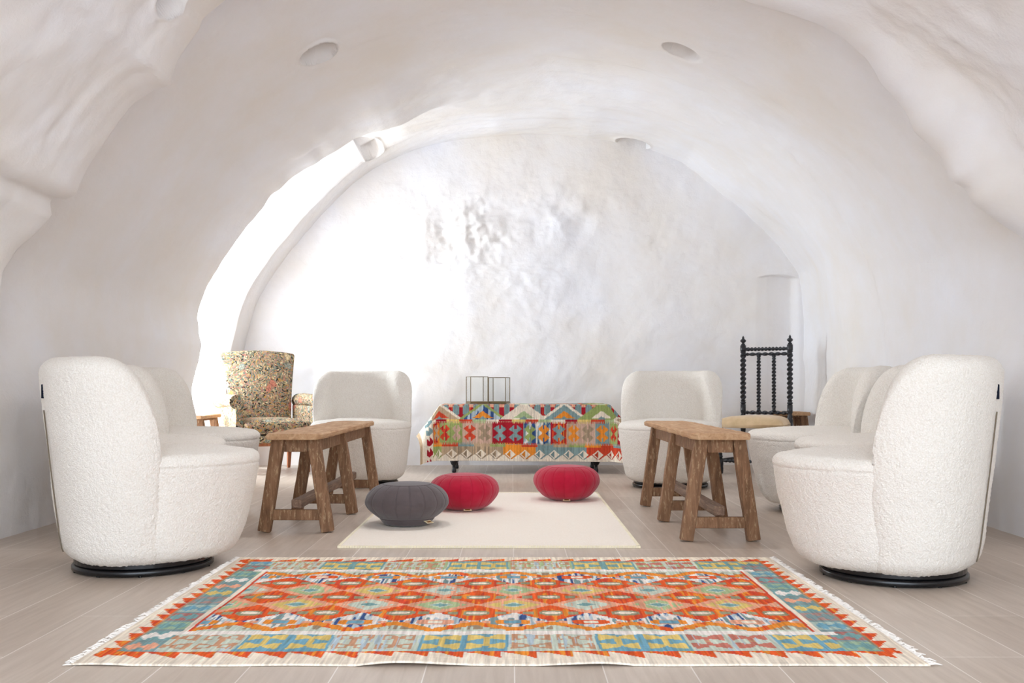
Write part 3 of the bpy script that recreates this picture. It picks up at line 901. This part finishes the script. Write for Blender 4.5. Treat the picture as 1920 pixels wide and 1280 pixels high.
# patterned floor kilim
t = thing('kilim_rug', 'orange, teal and cream patterned kilim rug with diamond field on the floor in front', 'rug', (-.028, 2.415, 0))
nx, nv = 760, 480
u = np.linspace(-1.025, 1.025, nx); v = np.linspace(0, 1.505, nv); UU, VV = np.meshgrid(u, v)
edge_w = np.minimum(np.minimum(UU + 1.025, 1.025 - UU), np.minimum(VV, 1.505 - VV))
wav = .004 * noise3(UU * 3, VV * 3, 0 * UU, 77) * sst(0, .1, edge_w)
curl = np.clip(noise3(UU * 4.2, 0 * UU, 0 * UU, 78) - .3, 0, 1) * .014 * sst(.16, 0, VV)
XX = UU + .004 * fbm(UU * 0 + (UU > 0), VV * 7, 0 * UU, 79, 2) * sst(.9, 1.02, np.abs(UU)); YY = VV + .004 * fbm(UU * 6, (VV > .7) * 5.0, 0 * UU, 80, 2) * (sst(.1, 0, VV) + sst(1.4, 1.5, VV))
ZZ = .0055 + np.abs(wav) * .6 + curl
VF = np.stack([XX, YY, ZZ], -1); VF2 = VF.copy(); VF2[..., 2] = np.maximum(ZZ - .0045, .0008)
me_v = np.concatenate([VF.reshape(-1, 3)]); q1 = grid_quads(nv, nx)
# underside edge ring
ring = np.concatenate([np.arange(nx), np.arange(1, nv) * nx + nx - 1, (nv - 1) * nx + np.arange(nx - 2, -1, -1), np.arange(nv - 2, 0, -1) * nx])
rv = VF2.reshape(-1, 3)[ring]; base = len(me_v); k = len(ring); i0 = np.arange(k); i1 = (i0 + 1) % k
q2 = np.stack([ring[i0], base + i0, base + i1, ring[i1]], -1)
me = mesh_np('rug_weave', np.concatenate([me_v, rv]), np.concatenate([q1, q2]))
cc = floor_kilim(UU.ravel(), VV.ravel()); set_col(me, np.concatenate([cc, cc[ring]]))
link('rug_weave', me, M_RUG, t)
m = MB(); random.seed(9)
for s_ in (-1, 1):
    vv = 0.0
    while vv < 1.5:
        L = random.uniform(.012, .034); a = random.uniform(-.6, .6); x0 = s_ * 1.022
        pts = [(x0, vv, .005), (x0 + s_ * L * .5, vv + a * L * .4, random.uniform(.005, .010)), (x0 + s_ * L * .9, vv + a * L, .004)]
        m.tube(pts, [.0022, .0024, .0012], 5); vv += random.uniform(.005, .011)
fr = m.build('fringe', M_FRI, t, smooth=True); fr['kind'] = 'stuff'; fr['label'] = 'short cream yarn fringe'

# cream rug
t = thing('cream_rug', 'plain cream wool rug lying in the middle of the floor under the round cushions', 'rug', (-.095, 4.17, 0), R_(-.0))
g = MB(); n1, n2 = 60, 100; hw = .618; Lr = 2.1
vv = []
for j in range(n2 + 1):
    for i in range(n1 + 1):
        x = -hw + 2 * hw * i / n1; y = Lr * j / n2; vv.append((x, y, .0075 + .0008 * math.sin(x * 9 + y * 4)))
b0 = len(vv); q = [(j * (n1 + 1) + i, j * (n1 + 1) + i + 1, (j + 1) * (n1 + 1) + i + 1, (j + 1) * (n1 + 1) + i) for j in range(n2) for i in range(n1)]
g.add(vv, q); g.box((0, Lr / 2, .0035), (2 * hw - .004, Lr - .004, .005)); g.build('rug_pile', M_CR, t)
m = MB(); per = .011
def stitch(ax, fixed, length):
    k = 0; s = -length / 2 if ax == 'x' else 0; e = length / 2 if ax == 'x' else length
    pts = []; p = s
    while p < e:
        pts.append(p); p += per
    for p in pts:
        c = (p + per / 2, fixed, .005) if ax == 'x' else (fixed, p + per / 2, .005)
        d_ = (per * .8, .012, .009) if ax == 'x' else (.012, per * .8, .009)
        m.box(c, d_)
stitch('x', .004, 2 * hw); stitch('x', Lr - .004, 2 * hw); stitch('y', -hw, Lr); stitch('y', hw, Lr)
bb = m.build('stitched_binding', M_BIND, t); bb['label'] = 'pale yellow whip-stitched edge'

# ------------------------------------------------------------------ table, throw and lanterns
TX0, TX1, TY0, TY1, TZ = -.545, .745, 7.70, 8.22, .515
t = thing('low_table', 'low black table with turned legs hidden under the patterned throw', 'table', ((TX0 + TX1) / 2, (TY0 + TY1) / 2, 0))
hx = (TX1 - TX0) / 2; hy = (TY1 - TY0) / 2
m = MB(); m.box((0, 0, TZ - .014), (2 * hx, 2 * hy, .024)); m.build('tabletop', M_EB, t, bevel=.004)
m = MB()
for sy in (-1, 1): m.box((0, sy * (hy - .07), TZ - .06), (2 * hx - .2, .022, .07))
for sx in (-1, 1): m.box((sx * (hx - .11), 0, TZ - .06), (.022, 2 * hy - .18, .07))
m.build('apron', M_EB, t)
for sx in (-1, 1):
    for sy in (-1, 1):
        m = MB(); pr = [(.012, 0), (.016, .004), (.017, .02), (.013, .035), (.012, .055), (.022, .065), (.030, .085), (.030, .10), (.022, .118), (.014, .124), (.022, .134), (.024, .15), (.020, .2), (.026, .3), (.028, .38), (.028, TZ - .03)]
        m.lathe(pr, 24, Matrix.Translation((sx * (hx - .10), sy * (hy - .07), 0))); m.build('leg', M_EB, t, smooth=True)

ns, nt = 560, 330
s = np.linspace(TX0 - .30, TX1 + .34, ns); tv = np.linspace(-.56, .425, nt)
S, T = np.meshgrid(s, tv)
ox = np.maximum(TX0 - S, 0) + np.maximum(S - TX1, 0); sx = np.where(S < .1, -1, 1)
oy = np.maximum(T, 0)
side_drop = ox * np.where(sx < 0, .80, .74); side_out = ox * np.where(sx < 0, .60, .62)
# side flap gets steeper as the front also falls
kf = sst(0, .3, oy)
drop = (side_drop ** 3 + (oy * .985) ** 3) ** (1 / 3)
X = np.clip(S, TX0, TX1) + sx * side_out * (1 - .22 * kf) - .0 * sx
Yc = TY0 - np.minimum(T, 0) * (TY1 - TY0) / .56
fold = .012 * np.sin(S * 9 + 1) * oy / .42 + .006 * np.sin(S * 23) * oy / .42 + .012 * fbm(S * 3, T * 3, 0 * S, 90, 2) * np.clip(oy * 3 + ox * 3, 0, 1)
Yc = Yc - .035 * sst(0, .42, oy) - fold - .10 * kf * (ox / .3) ** 1.2
rnd = np.exp(-(oy / .012)) * .0
Z = TZ + .004 - drop + .003 * noise3(S * 5, T * 5, 0 * S, 91) * (drop < .01)
Z = Z - .01 * kf * (.5 + .5 * np.sin((S - .1) * 2.2))
Z = np.maximum(Z, .02)
me = mesh_np('patterned_throw', np.stack([X, Yc, Z], -1), grid_quads(nt, ns, flip=True))
set_col(me, table_kilim(S.ravel(), T.ravel()))
o = link('patterned_throw', me, M_THROW)
sm = o.modifiers.new('thick', 'SOLIDIFY'); sm.thickness = .004; sm.offset = 1
tag(o, 'red, green and tan patterned kilim throw draped over the low table', 'throw')


def lantern(loc, rz, label, sdl=.138, h=.212):
    t = thing('glass_lantern', label, 'lantern', loc, rz, 'glass lanterns on the draped table')
    m = MB(); e = sdl / 2; b = .0022
    for sx in (-1, 1):
        for sy in (-1, 1): m.box((sx * e, sy * e, h / 2), (.0048, .0048, h))
    for z in (h - .002,):
        for s_ in (-1, 1): m.box((0, s_ * e, z), (sdl, .0045, .0045)); m.box((s_ * e, 0, z), (.0045, sdl, .0045))
    m.build('brass_frame', M_BR, t)
    m = MB(); m.box((0, 0, .005), (sdl + .008, sdl + .008, .010)); m.box((0, 0, .014), (sdl + .002, sdl + .002, .008)); m.build('brass_base', M_BR, t)
    for k in range(4):
        m = MB(); Mx = Matrix.Rotation(k * PI / 2, 4, 'Z') @ Matrix.Translation((0, e, h / 2 + .008)); m.box((0, 0, 0), (sdl - .006, .002, h - .026), Mx); m.build('glass_pane', M_GL, t)
    return t


lz = TZ + .011
lantern((-.274, 7.93, lz), R_(17), 'square glass lantern with brass frame, the left one of the pair on the draped table')
lantern((-.100, 7.97, lz), R_(-14), 'square glass lantern with brass frame, the right one of the pair on the draped table', .136, .206)


# ------------------------------------------------------------------ black barley-twist chair
def barley(m, a, b, r, pitch, turns=None, nseg=None, ends=True):
    """double twist rope between a and b with ball ends"""
    a = Vector(a); b = Vector(b); L = (b - a).length; d = (b - a) / L
    rr = Vector((0, 0, 1)) if abs(d.z) < .9 else Vector((1, 0, 0)); x = rr.cross(d).normalized(); y = d.cross(x)
    n = max(12, int(L / .005)); k = 14; vs = []
    for i in range(n + 1):
        s_ = L * i / n; p = a + d * s_
        e = min(s_, L - s_)
        for j in range(k):
            an = 2 * PI * j / k; rad = r * (.80 + .28 * math.cos(2 * (an - 2 * PI * s_ / (pitch * 2))))
            if e < .035 and ends: rad = r * (.62 + .38 * abs(math.sin(e / .035 * PI * 1.5)))
            vs.append(p + (x * math.cos(an) + y * math.sin(an)) * rad)
    fs = []
    for i in range(n):
        for j in range(k): j2 = (j + 1) % k; fs.append((i * k + j, i * k + j2, (i + 1) * k + j2, (i + 1) * k + j))
    fs.append(tuple(reversed(range(k)))); fs.append(tuple(n * k + j for j in range(k))); m.add(vs, fs)


t = thing('twisted_wood_chair', 'tall black chair with barley-twist posts and spindles, tan seat, against the back wall', 'chair', (1.995, 7.95, 0), R_(-30))
# local: width along x, front towards -y
hw = .185
for s_ in (-1, 1):
    m = MB(); barley(m, (s_ * hw, 0, .52), (s_ * hw, 0, .945), .0225, .036)
    Mx = Matrix.Translation((s_ * hw, 0, 0))
    m.lathe([(.013, 0), (.018, .01), (.02, .04), (.018, .06), (.022, .07), (.022, .13), (.016, .14), (.018, .3), (.022, .34), (.022, .40), (.017, .41), (.021, .43), (.015, .445), (.021, .46), (.021, .52)], 16, Mx)
    m.lathe([(.021, .94), (.023, .945), (.023, .985), (.014, .99), (.018, .996), (.012, 1.0), (.008, 1.004), (.02, 1.014), (.024, 1.022), (.018, 1.032), (.008, 1.038), (.011, 1.043), (.007, 1.052), (.002, 1.062)], 16, Mx)
    p = m.build('back_post', M_EB, t, smooth=True)
m = MB(); barley(m, (-hw, 0, .955), (hw, 0, .955), .0155, .028); m.build('top_rail', M_EB, t, smooth=True)
m = MB(); barley(m, (-hw, 0, .915), (hw, 0, .915), .0135, .05); m.build('top_rail', M_EB, t, smooth=True)
m = MB(); barley(m, (-hw, 0, .455), (hw, 0, .455), .015, .05); m.build('lower_rail', M_EB, t, smooth=True)
for s_ in (-1, 1):
    m = MB(); barley(m, (s_ * .06, 0, .46), (s_ * .06, 0, .91), .0165, .027); m.build('spindle', M_EB, t, smooth=True)
fw = .225; fd = -.44
for s_ in (-1, 1):
    m = MB(); Mx = Matrix.Translation((s_ * fw, fd, 0))
    m.lathe([(.014, 0), (.02, .01), (.022, .04), (.02, .06), (.022, .07), (.022, .11), (.014, .12)], 16, Mx); barley(m, (s_ * fw, fd, .12), (s_ * fw, fd, .32), .018, .034)
    m.lathe([(.018, .32), (.022, .325), (.022, .37), (.0, .372)], 16, Mx); m.build('front_leg', M_EB, t, smooth=True)
    m = MB(); barley(m, (s_ * hw, 0, .1), (s_ * fw, fd, .1), .013, .03); m.build('side_stretcher', M_EB, t, smooth=True)
m = MB(); barley(m, (-fw, fd, .1), (fw, fd, .1), .013, .03); m.build('front_stretcher', M_EB, t, smooth=True)
# padded seat
n = 30; vs = []
for j in range(n + 1):
    for i in range(n + 1):
        a = i / n * 2 - 1; b = j / n; wd = hw + .01 + (fw + .03 - hw) * b
        e = max(0, 1 - abs(a) ** 6) * max(0, 1 - abs(b * 2 - 1) ** 6)
        vs.append((a * wd, -.015 - b * .455, .375 + .055 * e ** .45 + .012 * e * math.cos(a * 1.3)))
q = [(j * (n + 1) + i, j * (n + 1) + i + 1, (j + 1) * (n + 1) + i + 1, (j + 1) * (n + 1) + i) for j in range(n) for i in range(n)]
m = MB(); m.add(vs, q); m.add([(-hw - .01, -.015, .35), (hw + .01, -.015, .35), (fw + .03, -.47, .35), (-fw - .03, -.47, .35), (-hw - .01, -.015, .376), (hw + .01, -.015, .376), (fw + .03, -.47, .376), (-fw - .03, -.47, .376)],
                           [(0, 1, 5, 4), (1, 2, 6, 5), (2, 3, 7, 6), (3, 0, 4, 7), (3, 2, 1, 0)])
o = m.build('seat_pad', M_TAN, t, smooth=True); o['label'] = 'tan velvet seat'

# ------------------------------------------------------------------ floral armchair
t = thing('floral_armchair', 'old armchair in multicoloured floral tapestry with a scrolled arm, in the left back corner', 'armchair', (-2.0, 8.08, 0), R_(30))


def pad(name, fn, nu, nv_, th, mat, parent):
    """surface fn(u,v) -> point, thickened"""
    me_v = [fn(i / nu, j / nv_) for j in range(nv_ + 1) for i in range(nu + 1)]
    q = [(j * (nu + 1) + i, j * (nu + 1) + i + 1, (j + 1) * (nu + 1) + i + 1, (j + 1) * (nu + 1) + i) for j in range(nv_) for i in range(nu)]
    m = MB(); m.add(me_v, q); o = m.build(name, mat, parent, smooth=True)
    sd = o.modifiers.new('t', 'SOLIDIFY'); sd.thickness = th; sd.offset = 0
    bv = o.modifiers.new('b', 'BEVEL'); bv.width = th * .3; bv.segments = 3; bv.limit_method = 'ANGLE'; bv.angle_limit = 1.0
    return o


# back: local width x, front -y
def backf(u, v):
    w_ = .235 + .075 * v - (.02 * math.sin(v * PI)); x = (u * 2 - 1) * w_
    z = .30 + .62 * v + .022 * v * (1 - (u * 2 - 1) ** 2); y = .02 + .13 * v ** 1.3 - .035 * (1 - (u * 2 - 1) ** 2) - .02 * math.sin(v * PI)
    return (x, y, z)


pad('backrest', backf, 20, 24, .085, M_FLOR, t)
def seatf(u, v):
    x = (u * 2 - 1) * .255; y = .0 - .50 * v; e = (1 - (u * 2 - 1) ** 4) * (1 - (v * 2 - 1) ** 6); return (x, y, .335 + .035 * e)


pad('seat_cushion', seatf, 20, 20, .10, M_FLOR, t)
for s_ in (-1, 1):
    m = MB(); cx = s_ * .305
    ring = []; N = 22; L = []
    for k in range(9):
        y = .04 - .50 * k / 8
        rr = .05 + .004 * math.sin(k); zt = .545 + .01 * math.sin(k / 8 * PI); L.append((y, zt, rr))
    for y, zt, rr in L:
        for j in range(N):
            a = -PI * .15 + 2 * PI * j / N
            px_ = cx + s_ * .012 + rr * math.cos(a) * s_; pz_ = zt + rr * math.sin(a)
            ring.append((px_, y, pz_))
    fs = []
    for k in range(8):
        for j in range(N): j2 = (j + 1) % N; fs.append((k * N + j, k * N + j2, (k + 1) * N + j2, (k + 1) * N + j))
    fs.append(tuple(range(N))); fs.append(tuple(8 * N + j for j in range(N)))
    m.add(ring, fs); m.box((cx - s_ * .01, -.21, .385), (.055, .50, .25)); m.build('arm', M_FLOR, t, smooth=False, bevel=.006)
m = MB(); m.box((0, -.21, .262), (.60, .52, .06)); m.build('seat_base', M_FLOR, t, bevel=.01)
m = MB(); m.box((0, -.22, .222), (.56, .48, .025)); m.build('wood_rail', M_CHWD, t, bevel=.004)
for sx in (-1, 1):
    for sy in (-.44, .02):
        m = MB(); m.beam((sx * .24, sy - (0 if sy < 0 else -.03), .002), (sx * .24, sy, .215), .024, .024, seg=1, taper=1.5); m.build('leg', M_CHWD, t, bevel=.003)
